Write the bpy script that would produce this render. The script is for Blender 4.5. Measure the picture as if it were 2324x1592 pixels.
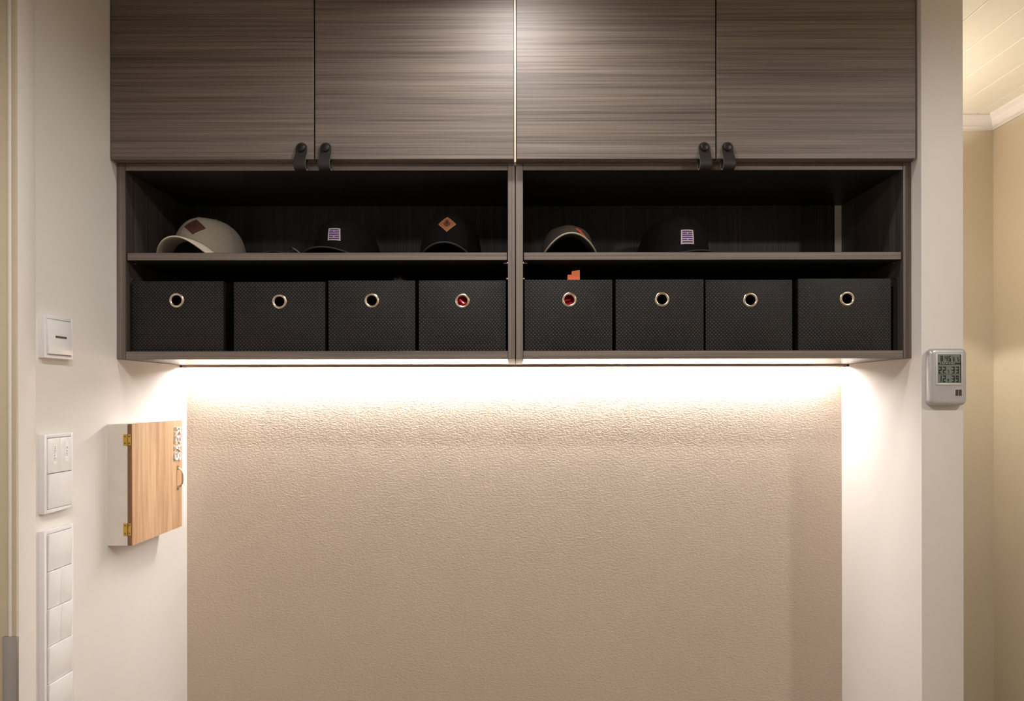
import bpy, bmesh, math, random
from mathutils import Vector, Matrix

# ------------------------------------------------------------------ clear
for o in list(bpy.data.objects):
    bpy.data.objects.remove(o, do_unlink=True)
SC = bpy.context.scene
COL = SC.collection
random.seed(7)

# ------------------------------------------------------------------ camera
CZ = 1.45                      # camera height above the floor
F = 1549.3                     # focal length in pixels (24 mm on 36 mm)
VX, VH = 1167.0, 898.0         # vanishing point of the depth direction in the photograph
cam_d = bpy.data.cameras.new('camera'); cam = bpy.data.objects.new('camera', cam_d); COL.objects.link(cam)
cam_d.sensor_fit = 'HORIZONTAL'; cam_d.sensor_width = 36.0; cam_d.lens = 24.0
cam_d.shift_x = -(VX - 1162.0) / 2324.0
cam_d.shift_y = (VH - 796.0) / 2324.0
cam_d.clip_start = 0.02
cam.location = (0, 0, CZ)
cam.rotation_euler = (math.pi / 2, 0.0014, 0)
SC.camera = cam

# ------------------------------------------------------------------ world, lights, exposure
w = bpy.data.worlds.new('world'); SC.world = w; w.use_nodes = True
w.node_tree.nodes['Background'].inputs[0].default_value = (1.0, 0.86, 0.70, 1)
w.node_tree.nodes['Background'].inputs[1].default_value = 0.05
SC.view_settings.view_transform = 'Standard'
SC.view_settings.look = 'None'
SC.view_settings.gamma = 1.0
SC.view_settings.use_curve_mapping = False
SC.view_settings.exposure = 0.12

CEIL = CZ + 1.056
WARM = (1.0, 0.98, 0.965)
def downlight(name, x, y, watts, angle=150, blend=0.8, radius=0.035, color=WARM):
    d = bpy.data.lights.new(name, 'SPOT'); d.energy = watts; d.color = color
    d.spot_size = math.radians(angle); d.spot_blend = blend; d.shadow_soft_size = radius
    o = bpy.data.objects.new(name, d); COL.objects.link(o); o.location = (x, y, CEIL - 0.012)
    return o
downlight('downlight_at_cabinet', 0.0, 1.370, 18.0, 165, 0.7)
downlight('downlight_hall', 1.50, 0.26, 38.0, 174, 0.3)
downlight('downlight_entry', -0.15, 0.27, 65.0, 172, 0.6, 0.10)

LED_STRENGTH = 172.0
SCONCE_W = 12.0

# ------------------------------------------------------------------ helpers
def X(px, d): return (px - VX) * d / F
def Zr(py, d): return CZ + (VH - py) * d / F

class MB:
    def __init__(s): s.v = []; s.f = []; s.m = []
    def add(s, vs, fs, mi=0):
        b = len(s.v); s.v += [tuple(p) for p in vs]
        s.f += [tuple(i + b for i in f) for f in fs]; s.m += [mi] * len(fs); return s
    def board(s, x0, x1, y0, y1, z0, z1):
        s.box(x0, x1, y0, y1, z0, z1); s.m[-4] = 1; return s      # front edge = slot 1, laminate without the painted shade
    def box(s, x0, x1, y0, y1, z0, z1, mi=0):
        return s.add([(x0,y0,z0),(x1,y0,z0),(x1,y1,z0),(x0,y1,z0),(x0,y0,z1),(x1,y0,z1),(x1,y1,z1),(x0,y1,z1)],
              [(0,3,2,1),(4,5,6,7),(0,1,5,4),(1,2,6,5),(2,3,7,6),(3,0,4,7)], mi)
    def grid(s, fn, nu, nv, closed_u=False, mi=0, flip=False):
        vs = [fn(i / nu, j / nv) for j in range(nv + 1) for i in range(nu + (0 if closed_u else 1))]
        W = nu if closed_u else nu + 1
        fs = []
        for j in range(nv):
            for i in range(nu):
                a = j*W + i; b = j*W + (i+1) % W; c = (j+1)*W + (i+1) % W; d = (j+1)*W + i
                fs.append((a,d,c,b) if flip else (a,b,c,d))
        return s.add(vs, fs, mi)
    def prism(s, poly, axis, a, b, mi=0):
        """poly = list of 2D points, extruded along axis ('x','y','z') from a to b"""
        def mk(p, t):
            return {'x': (t, p[0], p[1]), 'y': (p[0], t, p[1]), 'z': (p[0], p[1], t)}[axis]
        n = len(poly)
        vs = [mk(p, a) for p in poly] + [mk(p, b) for p in poly]
        fs = [tuple(range(n)), tuple(range(2*n - 1, n - 1, -1))]
        fs += [(i, i + n, (i+1) % n + n, (i+1) % n) for i in range(n)]
        return s.add(vs, fs, mi)
    def lathe_y(s, cx, cz, prof, n=32, mi=0):
        """ring of revolution about the y axis; prof = closed list of (radius, y)"""
        k = len(prof)
        vs = [(cx + r*math.cos(2*math.pi*i/n), y, cz + r*math.sin(2*math.pi*i/n)) for i in range(n) for r, y in prof]
        fs = [(i*k + j, i*k + (j+1) % k, ((i+1) % n)*k + (j+1) % k, ((i+1) % n)*k + j) for i in range(n) for j in range(k)]
        return s.add(vs, fs, mi)
    def disc_y(s, cx, cz, prof, n=28, mi=0):
        """solid turned about y; prof open list from centre out, (r, y), first and last r may be 0"""
        vs = []; fs = []
        for r, y in prof:
            vs += [(cx + r*math.cos(2*math.pi*i/n), y, cz + r*math.sin(2*math.pi*i/n)) for i in range(n)]
        for j in range(len(prof) - 1):
            for i in range(n):
                fs.append((j*n + i, j*n + (i+1) % n, (j+1)*n + (i+1) % n, (j+1)*n + i))
        return s.add(vs, fs, mi)
    def tube(s, pts, r, n=8, mi=0):
        pts = [Vector(p) for p in pts]; vs = []; fs = []
        for i, p in enumerate(pts):
            t = (pts[min(i+1, len(pts)-1)] - pts[max(i-1, 0)]).normalized()
            up = Vector((0,0,1)) if abs(t.z) < 0.9 else Vector((1,0,0))
            a = t.cross(up).normalized(); b = t.cross(a)
            rr = r[i] if isinstance(r, (list, tuple)) else r
            vs += [p + rr*(a*math.cos(2*math.pi*k/n) + b*math.sin(2*math.pi*k/n)) for k in range(n)]
        for i in range(len(pts) - 1):
            for k in range(n):
                fs.append((i*n+k, i*n+(k+1) % n, (i+1)*n+(k+1) % n, (i+1)*n+k))
        fs.append(tuple(range(n-1, -1, -1))); fs.append(tuple((len(pts)-1)*n + k for k in range(n)))
        return s.add(vs, fs, mi)

ORG = {}
def tag(o, label=None, cat=None, group=None, kind=None):
    if label: o['label'] = label
    if cat: o['category'] = cat
    if group: o['group'] = group
    if kind: o['kind'] = kind
    return o
def thing(name, label, cat, loc, group=None, rotz=0.0):
    o = bpy.data.objects.new(name, None); COL.objects.link(o); o.location = loc
    o.rotation_euler = (0, 0, rotz); o.empty_display_size = 0.05
    ORG[o.name] = Vector(loc)
    return tag(o, label, cat, group)
def obj(name, mb, mats, parent=None, origin=None, smooth=False, bevel=0.0, seg=2, local=False):
    """mesh from an MB in world coordinates (or in the parent's own frame when local)"""
    org = Vector((0,0,0)) if local else (ORG[parent.name] if parent else Vector(origin or (0,0,0)))
    me = bpy.data.meshes.new(name)
    me.from_pydata([tuple(Vector(p) - org) for p in mb.v], [], mb.f)
    if not isinstance(mats, (list, tuple)): mats = [mats]
    for m in mats: me.materials.append(m)
    me.polygons.foreach_set('material_index', mb.m)
    bm = bmesh.new(); bm.from_mesh(me)
    bmesh.ops.recalc_face_normals(bm, faces=bm.faces)
    if bevel > 0:
        ed = [e for e in bm.edges if len(e.link_faces) == 2 and e.calc_face_angle(0) > 0.6]
        bmesh.ops.bevel(bm, geom=ed, offset=bevel, segments=seg, affect='EDGES', profile=0.5)
    bm.to_mesh(me); bm.free()
    if smooth or bevel > 0:
        me.polygons.foreach_set('use_smooth', [True]*len(me.polygons))
        try: me.set_sharp_from_angle(angle=math.radians(38))
        except Exception: pass
    o = bpy.data.objects.new(name, me); COL.objects.link(o)
    if parent: o.parent = parent
    else: o.location = org
    ORG[o.name] = org if not local else Vector((0,0,0))
    return o
def struct(name, mb, mat, label, cat, bevel=0.0):
    o = obj(name, mb, mat, bevel=bevel); return tag(o, label, cat, kind='structure')
def text_mb(body, size, depth, to_world, spacing=1.0):
    """letters as flat extruded meshes; to_world maps (u right, v up, w out) to world"""
    cu = bpy.data.curves.new('t', 'FONT'); cu.body = body; cu.size = size; cu.align_x = 'CENTER'; cu.align_y = 'CENTER'
    cu.extrude = depth / 2; cu.space_character = spacing; cu.resolution_u = 3
    t = bpy.data.objects.new('t', cu); COL.objects.link(t)
    dg = bpy.context.evaluated_depsgraph_get(); me = bpy.data.meshes.new_from_object(t.evaluated_get(dg))
    mb = MB(); mb.add([to_world(v.co.x, v.co.y, v.co.z + depth/2) for v in me.vertices], [tuple(p.vertices) for p in me.polygons])
    bpy.data.objects.remove(t); bpy.data.curves.remove(cu); bpy.data.meshes.remove(me)
    return mb

# ------------------------------------------------------------------ materials
def srgb(r, g, b):
    f = lambda c: (c/255/12.92 if c/255 <= 0.04045 else ((c/255 + 0.055)/1.055)**2.4)
    return (f(r), f(g), f(b), 1)
class NM:
    def __init__(s, name):
        s.m = bpy.data.materials.new(name); s.m.use_nodes = True
        s.t = s.m.node_tree; s.n = s.t.nodes; s.b = s.n['Principled BSDF']
    def new(s, k): return s.n.new(k)
    def link(s, a, b): s.t.links.new(a, b)
    def set(s, **kw):
        for k, v in kw.items(): s.b.inputs[k.replace('_', ' ')].default_value = v
        return s
    def coords(s, scale, rand=False):
        tc = s.new('ShaderNodeTexCoord'); mp = s.new('ShaderNodeMapping'); mp.inputs['Scale'].default_value = scale
        s.link(tc.outputs['Object'], mp.inputs['Vector'])
        if rand:
            oi = s.new('ShaderNodeObjectInfo'); ml = s.new('ShaderNodeMath'); ml.operation = 'MULTIPLY'; ml.inputs[1].default_value = 37.0
            s.link(oi.outputs['Random'], ml.inputs[0]); cb = s.new('ShaderNodeCombineXYZ')
            for i in range(3): s.link(ml.outputs[0], cb.inputs[i])
            s.link(cb.outputs[0], mp.inputs['Location'])
        return mp.outputs[0]
    def noise(s, vec, scale, detail=3, rough=0.55):
        n = s.new('ShaderNodeTexNoise'); n.inputs['Scale'].default_value = scale
        n.inputs['Detail'].default_value = detail; n.inputs['Roughness'].default_value = rough
        s.link(vec, n.inputs['Vector']); return n.outputs['Fac']
    def ramp(s, fac, stops):
        r = s.new('ShaderNodeValToRGB'); e = r.color_ramp.elements
        while len(e) < len(stops): e.new(0.5)
        for k, (p, c) in enumerate(stops): e[k].position = p; e[k].color = c
        s.link(fac, r.inputs[0]); return r.outputs[0]
    def mix(s, fac, a, b, mode='MIX'):
        n = s.new('ShaderNodeMix'); n.data_type = 'RGBA'; n.blend_type = mode
        for sock, v in ((n.inputs[0], fac), (n.inputs[6], a), (n.inputs[7], b)):
            if hasattr(v, 'is_linked') or hasattr(v, 'links'): s.link(v, sock)
            else: sock.default_value = v
        return n.outputs[2]
    def bump(s, h, strength, dist=0.001):
        b = s.new('ShaderNodeBump'); b.inputs['Strength'].default_value = strength; b.inputs['Distance'].default_value = dist
        s.link(h, b.inputs['Height']); s.link(b.outputs[0], s.b.inputs['Normal'])
def plain(name, rgb, rough=0.5, metal=0.0, spec=0.5, var=0.05, scale=30.0):
    q = NM(name); q.set(Roughness=rough, Metallic=metal); q.b.inputs['Specular IOR Level'].default_value = spec
    c = srgb(*rgb); f = q.noise(q.coords((1,1,1)), scale)
    lo = tuple(x*(1-var) for x in c[:3]) + (1,); hi = tuple(min(1, x*(1+var)) for x in c[:3]) + (1,)
    q.link(q.ramp(f, [(0.3, lo), (0.7, hi)]), q.b.inputs['Base Color'])
    return q.m
def wall_paint(name, rgb, bump=0.15, scale=260.0, dist=0.0006, stretch=1.0):
    q = NM(name); q.set(Roughness=0.62); q.b.inputs['Specular IOR Level'].default_value = 0.3
    c = srgb(*rgb); f = q.noise(q.coords((1,1,1)), 3.0, 2)
    q.link(q.ramp(f, [(0.3, tuple(x*0.975 for x in c[:3])+(1,)), (0.7, tuple(min(1,x*1.02) for x in c[:3])+(1,))]), q.b.inputs['Base Color'])
    q.bump(q.noise(q.coords((1, 1, stretch)), scale, 3, 0.6), bump, dist)
    return q.m
def laminate(name, direction, dark, mid, light, rough=0.52):
    """grey-brown streaky wood laminate; direction of the grain 'x', 'y' or 'z'"""
    q = NM(name); q.set(Roughness=rough); q.b.inputs['Specular IOR Level'].default_value = 0.4
    def sc(a, l):
        return {'x': (l, a, a), 'y': (a, l, a), 'z': (a, a, l)}[direction]
    fine = q.noise(q.coords(sc(1.0, 0.006), True), 400.0, 2, 0.6)
    mids = q.noise(q.coords(sc(1.0, 0.010), True), 120.0, 3, 0.6)
    broad = q.noise(q.coords(sc(1.0, 0.03), True), 22.0, 3, 0.6)
    a = q.new('ShaderNodeMath'); a.operation = 'MULTIPLY_ADD'; a.inputs[1].default_value = 0.42
    q.link(fine, a.inputs[0])
    b = q.new('ShaderNodeMath'); b.operation = 'MULTIPLY_ADD'; b.inputs[1].default_value = 0.33
    q.link(mids, b.inputs[0])
    c = q.new('ShaderNodeMath'); c.operation = 'MULTIPLY'; c.inputs[1].default_value = 0.25
    q.link(broad, c.inputs[0]); q.link(c.outputs[0], b.inputs[2]); q.link(b.outputs[0], a.inputs[2])
    col = q.ramp(a.outputs[0], [(0.36, srgb(*dark)), (0.48, srgb(*mid)), (0.62, srgb(*light))])
    q.link(col, q.b.inputs['Base Color'])
    q.bump(fine, 0.05, 0.0003)
    return q.m
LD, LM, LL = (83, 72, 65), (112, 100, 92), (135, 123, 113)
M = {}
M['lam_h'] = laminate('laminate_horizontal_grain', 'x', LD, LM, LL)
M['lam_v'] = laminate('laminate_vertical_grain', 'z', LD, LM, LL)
SHADE_D, SHADE_M, SHADE_L = (34, 29, 27), (46, 40, 37), (64, 57, 52)  # same laminate darkened: shade inside the shelves put into the colour
M['lam_back_shaded'] = laminate('laminate_shaded_vertical_grain', 'z', SHADE_D, SHADE_M, SHADE_L, 0.62)
M['lam_side_shaded'] = laminate('laminate_half_shaded_vertical_grain', 'z', (50, 44, 40), (68, 60, 55), (88, 79, 72), 0.5)  # side panels in a middle tone, part of the shade painted in
M['lam_under_shaded'] = laminate('laminate_shaded_base_horizontal_grain', 'x', SHADE_D, SHADE_M, SHADE_L, 0.24)
M['lam_in_shaded'] = laminate('laminate_shaded_horizontal_grain', 'x', SHADE_D, SHADE_M, SHADE_L, 0.42)
M['wall_side'] = wall_paint('painted_wall_smooth', (228, 221, 214), 0.08)
M['wall_back'] = wall_paint('painted_wall_stippled', (205, 188, 170), 0.8, 130.0, 0.003, 1.6)
M['wall_hall'] = wall_paint('painted_wall_hall', (220, 207, 184), 0.08)
M['white_trim'] = plain('white_painted_trim', (232, 224, 216), 0.35, var=0.015)
M['jamb'] = plain('beige_painted_jamb', (206, 192, 166), 0.45, var=0.015)
M['ceiling'] = plain('white_ceiling_board', (236, 226, 208), 0.45, var=0.015)
M['floor'] = laminate('floor_wood', 'y', (120, 112, 104), (146, 138, 128), (166, 158, 148), 0.35)
M['cream'] = plain('cream_edge', (226, 208, 180), 0.45, var=0.03)
M['batten'] = plain('pale_batten', (236, 226, 206), 0.55, var=0.05)
M['plastic'] = plain('white_switch_plastic', (238, 234, 232), 0.25, var=0.01)
M['print'] = plain('dark_print', (92, 86, 84), 0.6)
M['print_pale'] = plain('pale_grey_print', (176, 168, 168), 0.6)
M['label'] = plain('white_label_tape', (246, 244, 242), 0.4, var=0.01)
M['strap'] = plain('black_leather', (34, 31, 29), 0.55, var=0.18, scale=300)
M['strap_edge'] = plain('raw_leather_edge', (112, 104, 90), 0.7)
M['knob'] = plain('black_metal_knob', (24, 24, 24), 0.4, 0.3)
M['nickel'] = plain('nickel', (222, 208, 188), 0.22, 1.0, var=0.02)
M['steel'] = plain('brushed_steel', (176, 176, 176), 0.38, 1.0, var=0.03)
M['alu'] = plain('aluminium_profile', (168, 144, 124), 0.45, 0.5, var=0.03)
M['brass'] = plain('brass', (206, 168, 84), 0.3, 1.0, var=0.08, scale=200)
M['box_white'] = plain('white_painted_wood', (224, 216, 204), 0.5, var=0.03)
M['letter'] = plain('white_wood_letter', (240, 234, 226), 0.5, var=0.02)
M['door_edge'] = plain('brown_wood_edge', (128, 92, 64), 0.6, var=0.1, scale=120)
M['silver_plastic'] = plain('silver_plastic', (190, 188, 190), 0.32, 0.35, var=0.02)
M['lcd'] = plain('lcd_glass', (118, 126, 116), 0.22, var=0.04)
M['lcd_dark'] = plain('lcd_segment', (34, 38, 38), 0.4)
M['bezel'] = plain('pale_bezel', (206, 204, 200), 0.35, 0.2, var=0.01)
M['button'] = plain('dark_plum_button', (66, 52, 58), 0.5)
M['paper'] = plain('orange_paper', (226, 116, 70), 0.7, var=0.06)
M['red_foil'] = plain('shiny_red_foil', (226, 14, 28), 0.2, 0.1, var=0.1)
M['red_cloth'] = plain('red_cloth', (214, 14, 24), 0.8, var=0.15, scale=200)
M['dark_cloth'] = plain('dark_cloth', (40, 36, 36), 0.85, var=0.2, scale=200)
M['black_strap'] = plain('black_webbing', (26, 25, 25), 0.7, var=0.2, scale=300)
def cloth(name, rgb, var=0.22, scale=900.0, rough=0.9):
    q = NM(name); q.set(Roughness=rough); q.b.inputs['Specular IOR Level'].default_value = 0.15
    c = srgb(*rgb); f = q.noise(q.coords((1,1,1)), scale, 2)
    q.link(q.ramp(f, [(0.32, tuple(x*(1-var) for x in c[:3])+(1,)), (0.68, tuple(min(1,x*(1+var)) for x in c[:3])+(1,))]), q.b.inputs['Base Color'])
    q.bump(f, 0.2, 0.0006); return q.m
M['cap_grey'] = cloth('heather_grey_cloth', (168, 158, 144), 0.18)
M['cap_grey_brim'] = cloth('pale_grey_cloth', (214, 200, 180), 0.06)
M['cap_black'] = cloth('black_cloth', (26, 24, 24), 0.2)
M['cap_char'] = cloth('washed_charcoal_cloth', (84, 76, 69), 0.25)
M['cap_edge'] = cloth('pale_cap_edge', (176, 164, 148), 0.2)  # paler than the cap cloth, runs along the brim edge
M['cap_black_edge'] = cloth('dark_grey_edge', (58, 54, 52), 0.2)
M['tan_patch'] = plain('tan_leather_patch', (176, 104, 56), 0.6, var=0.18, scale=260)
M['brown_patch'] = plain('brown_leather_patch', (84, 48, 32), 0.6, var=0.2, scale=260)
M['patch_border'] = plain('patch_edge_tan', (186, 140, 100), 0.6, var=0.1)
M['patch_emboss'] = plain('embossed_dark_leather', (72, 40, 26), 0.7)
M['white_patch'] = plain('white_patch', (222, 210, 206), 0.7, var=0.04)
M['purple'] = plain('purple_thread', (92, 40, 140), 0.7, var=0.1)
M['orange_thread'] = plain('orange_thread', (222, 96, 56), 0.7, var=0.15, scale=400)
def wood_door():
    q = NM('light_wood_veneer'); q.set(Roughness=0.5)
    g = q.noise(q.coords((1, 1, 0.05)), 90.0, 4, 0.65); h = q.noise(q.coords((1, 1, 0.12)), 16.0, 3)
    a = q.mix(0.45, q.ramp(g, [(0.35, srgb(166,124,88)), (0.65, srgb(218,182,144))]), q.ramp(h, [(0.33, srgb(158,114,80)), (0.67, srgb(224,190,152))]))
    q.link(a, q.b.inputs['Base Color']); q.bump(g, 0.1, 0.0004); return q.m
M['veneer'] = wood_door()
def weave():
    q = NM('black_woven_strap'); q.set(Roughness=0.5); q.b.inputs['Specular IOR Level'].default_value = 0.35
    tc = q.new('ShaderNodeTexCoord'); sp = q.new('ShaderNodeSeparateXYZ'); q.link(tc.outputs['Object'], sp.inputs[0])
    def sn(sock, k):
        m = q.new('ShaderNodeMath'); m.operation = 'MULTIPLY'; m.inputs[1].default_value = k; q.link(sock, m.inputs[0])
        n = q.new('ShaderNodeMath'); n.operation = 'SINE'; q.link(m.outputs[0], n.inputs[0]); return n.outputs[0]
    ad = q.new('ShaderNodeMath'); ad.operation = 'ADD'; q.link(sp.outputs[0], ad.inputs[0]); q.link(sp.outputs[1], ad.inputs[1])
    mu = q.new('ShaderNodeMath'); mu.operation = 'MULTIPLY'
    q.link(sn(ad.outputs[0], 2*math.pi/0.0086), mu.inputs[0]); q.link(sn(sp.outputs[2], 2*math.pi/0.0092), mu.inputs[1])
    mr = q.new('ShaderNodeMapRange'); mr.inputs[1].default_value = 0.0; mr.inputs[2].default_value = 0.9
    q.link(mu.outputs[0], mr.inputs[0])
    nz = q.noise(q.coords((1,1,1)), 40.0, 3)
    base = q.ramp(mr.outputs[0], [(0.0, srgb(11,10,9)), (0.5, srgb(21,19,17)), (1.0, srgb(82,75,66))])
    dim = q.ramp(nz, [(0.3, (0.65,0.65,0.65,1)), (0.7, (1.05,1.05,1.05,1))])
    q.link(q.mix(1.0, base, dim, 'MULTIPLY'), q.b.inputs['Base Color'])
    q.bump(mr.outputs[0], 0.5, 0.0012); return q.m
M['weave'] = weave()
def emitter(name, color, strength):
    q = NM(name); q.b.inputs['Emission Color'].default_value = tuple(color) + (1,)
    q.b.inputs['Emission Strength'].default_value = strength
    q.set(Base_Color=(0.9, 0.9, 0.9, 1)); return q.m
M['led'] = emitter('led_diffuser_glow', (1.0, 0.968, 0.955), LED_STRENGTH)

# ------------------------------------------------------------------ the setting
D_SH, D_DOOR, D_WALL = 1.666, 1.6387, 2.022
HW = 0.970                                  # half width of the niche
D_PIL = 1.626; PIL_R = X(2187, D_PIL)       # partition front face and its far edge
HALL_B, HALL_R = 2.60, X(2255, 2.60)
ROOM_F = -2.3
struct('floor', MB().box(-1.2, HALL_R + .1, ROOM_F - .1, HALL_B + .1, -0.08, 0.0), M['floor'], 'wooden floor of the entry hall', 'floor')
ceil_o = struct('ceiling', MB().box(-1.2, HALL_R + .1, ROOM_F - .1, HALL_B + .1, CEIL + .012, CEIL + .10), M['ceiling'],
                'cream boarded ceiling beyond the partition', 'ceiling')
e = 1.154 - 0.117*19
while e < HALL_R - 0.005:
    a, b = max(e, -1.15), min(e + 0.117, HALL_R)
    if b - a > 0.02:
        obj('plank', MB().box(a + .0012, b - .0012, ROOM_F, HALL_B, CEIL, CEIL + .0125), M['ceiling'], ceil_o, bevel=0.0016, seg=1)
    e += 0.117
struct('wall_back', MB().box(-HW - .12, HW + .02, D_WALL, D_WALL + .1, 0, CEIL), M['wall_back'], 'beige stippled back wall of the niche below the lit cabinets', 'wall')
CAS_Y0, CAS_Y1, CAS_X = 1.315, 1.3634, -0.955
DO_Y0, DO_H = 0.42, 2.08
mb = MB().box(-HW - .12, -HW, CAS_Y0 - .0, D_WALL + .1, 0, CEIL).box(-HW - .12, -HW, ROOM_F, DO_Y0, 0, CEIL).box(-HW - .12, -HW, DO_Y0, CAS_Y0, DO_H + .9, CEIL)
struct('wall_left', mb, M['wall_side'], 'smooth off-white side wall carrying light switches and key cabinet', 'wall')
struct('wall_right', MB().box(HW, PIL_R, D_PIL, HALL_B, 0, CEIL), M['wall_side'], 'off-white partition with the thermometer on its front end', 'wall', bevel=0.002)
struct('wall_hall_back', MB().box(PIL_R - .02, HALL_R + .1, HALL_B, HALL_B + .1, 0, CEIL), M['wall_hall'], 'beige end wall of the hall beyond the partition', 'wall')
struct('wall_hall_right', MB().box(HALL_R, HALL_R + .1, ROOM_F, HALL_B, 0, CEIL), M['wall_hall'], 'beige hall wall meeting the end wall under the cornice', 'wall')
struct('wall_front', MB().box(-1.2, HALL_R + .1, ROOM_F - .1, ROOM_F, 0, CEIL), M['wall_side'], 'off-white wall across the hall facing the cabinets', 'wall')
# cornice
def cornice_prof():     # (out from wall, down from ceiling)
    return [(0, 0), (.040, 0), (.040, .006), (.034, .010), (.026, .016), (.018, .026), (.014, .034), (.014, .040), (.008, .044), (.008, .050), (0, .050)]
pr = cornice_prof()
mb = MB(); n = len(pr)
vs = [(PIL_R, HALL_B - d, CEIL - h) for d, h in pr] + [(HALL_R - d, HALL_B - d, CEIL - h) for d, h in pr]
mb.add(vs, [(i, (i+1) % n, (i+1) % n + n, i + n) for i in range(n)])
struct('trim_1', mb, M['white_trim'], 'white cornice along the top of the hall end wall', 'cornice')
mb = MB()
vs = [(HALL_R - d, ROOM_F, CEIL - h) for d, h in pr] + [(HALL_R - d, HALL_B - d, CEIL - h) for d, h in pr]
mb.add(vs, [(i, (i+1) % n, (i+1) % n + n, i + n) for i in range(n)])
struct('trim_2', mb, M['white_trim'], 'white cornice running along the long hall wall', 'cornice')
# door frame at the left edge
dr = thing('door_1', 'white door frame with flat casing beside the light switches', 'door frame', (-HW, CAS_Y0, 0)); dr['kind'] = 'structure'
obj('casing', MB().box(-HW, CAS_X, CAS_Y0, CAS_Y1, 0, CEIL - .02), M['white_trim'], dr, bevel=0.0015)
xg0, xg1 = X(23, CAS_Y0), X(30, CAS_Y0)
mb = MB().box(-HW - .11, xg0, CAS_Y0 - .004, CAS_Y0 + .0, 0, CEIL - .02).box(xg1, CAS_X - .001, CAS_Y0 - .004, CAS_Y0, 0, CEIL - .02)
obj('jamb', mb, M['jamb'], dr, bevel=0.001)
obj('bead', MB().box(xg0, xg1, CAS_Y0 - .007, CAS_Y0, 0, CEIL - .02), M['white_trim'], dr, bevel=0.0022)
zs = Zr(1441, CAS_Y0)
sp_ = obj('strike_plate', MB().box(X(8, 1.31), X(41, 1.31), CAS_Y0 - .0095, CAS_Y0 - .0035, zs - .20, zs), M['steel'], dr, bevel=0.001)
obj('jamb', MB().box(-HW - .11, CAS_X, DO_Y0 - .004, DO_Y0 + .004, 0, CEIL - .02), M['white_trim'], dr)
obj('door_leaf', MB().box(-HW - .115, -HW - .075, DO_Y0 + .006, CAS_Y0 - .012, 0.004, DO_H + .898), M['white_trim'], dr, bevel=0.002)

# hall sconce behind the partition (shines up and down)
SX, SY, SZ = PIL_R + .075, 2.36, CZ + .585
sc_ = thing('wall_sconce', 'wall lamp shining up and down on the hall side of the partition', 'wall lamp', (PIL_R, SY, SZ - .04))
mb = MB()
for a in range(24):
    t0, t1 = 2*math.pi*a/24, 2*math.pi*(a+1)/24
    for r0, r1 in ((.062, .066),):
        q = [(r0, t0), (r1, t0), (r1, t1), (r0, t1)]
        vs = [(SX + r*math.cos(t), SY + r*math.sin(t), SZ + z) for z in (-.038, .038) for r, t in q]
        mb.add(vs, [(0,1,2,3), (7,6,5,4), (0,4,5,1), (2,6,7,3), (1,5,6,2), (3,7,4,0)])
obj('shade', mb, M['knob'], sc_, smooth=True)
obj('bracket', MB().box(PIL_R, SX - .0622, SY - .02, SY + .02, SZ - .03, SZ + .03), M['white_trim'], sc_)
pd = bpy.data.lights.new('sconce_bulb', 'POINT'); pd.energy = SCONCE_W; pd.color = (1.0, 0.95, 0.87); pd.shadow_soft_size = 0.003
po = bpy.data.objects.new('sconce_bulb', pd); COL.objects.link(po); po.location = (SX, SY, SZ)

# ------------------------------------------------------------------ cabinets
Z_BOT0, Z_BOT1 = Zr(815, D_SH), Zr(796.5, D_SH)
Z_TOP0 = Zr(387, D_SH); Z_TOP1 = Z_TOP0 + .0185
Z_SH1 = Zr(573, D_SH + .004); Z_SH0 = Zr(590.5, D_SH + .004)
Z_DB = Zr(361, D_DOOR)
Z_CT = CEIL - .008
Y_BK = 1.980
U = {}
def shelf_unit(key, x0, x1, label, inner_left, inner_right):
    t = thing('open_shelf_unit', label, 'shelf unit', ((x0 + x1)/2, (D_SH + D_WALL)/2, Z_BOT0), 'open shelf units under the wall cabinets')
    obj('side_panel', MB().board(x0, inner_left, D_SH, D_WALL - .001, Z_BOT0, Z_TOP1), [M['lam_side_shaded'], M['lam_v']], t, bevel=.0006, seg=1)
    obj('side_panel', MB().board(inner_right, x1, D_SH, D_WALL - .001, Z_BOT0, Z_TOP1), [M['lam_side_shaded'], M['lam_v']], t, bevel=.0006, seg=1)
    obj('bottom_panel', MB().board(inner_left, inner_right, D_SH, D_WALL - .001, Z_BOT0, Z_BOT1), [M['lam_under_shaded'], M['lam_h']], t, bevel=.0006, seg=1)
    obj('top_panel', MB().board(inner_left, inner_right, D_SH + .0005, D_WALL - .001, Z_TOP0, Z_TOP1), [M['lam_in_shaded'], M['lam_h']], t, bevel=.0006, seg=1)
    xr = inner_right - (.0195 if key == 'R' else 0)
    obj('back_panel', MB().box(inner_left, xr, Y_BK, Y_BK + .008, Z_BOT1, Z_TOP0), M['lam_back_shaded'], t)
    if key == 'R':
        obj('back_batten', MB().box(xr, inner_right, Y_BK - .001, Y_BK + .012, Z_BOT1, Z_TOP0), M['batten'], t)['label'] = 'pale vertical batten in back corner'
    obj('shelf', MB().board(inner_left + .002, inner_right - .002, D_SH + .004, Y_BK, Z_SH0, Z_SH1), [M['lam_in_shaded'], M['lam_h']], t, bevel=.0006, seg=1)
    for sx, ix in ((1, inner_left), (-1, inner_right)):
        for yy in (D_SH + .030, Y_BK - .05):
            for zz, ln, rr in ((Z_SH0 - .0025, .0105, .0024),):
                p = MB().tube([(ix, yy, zz), (ix + sx*ln*.4, yy, zz), (ix + sx*ln, yy, zz)], rr, 8)
                obj('shelf_pin', p, M['nickel'], t, smooth=True)
        obj('plug', MB().tube([(ix, D_SH + .03, Z_SH0 - .042), (ix + sx*.004, D_SH + .03, Z_SH0 - .042)], .0025, 8), M['nickel'], t, smooth=True)
    return t
XM = X(1170, D_SH)
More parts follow.
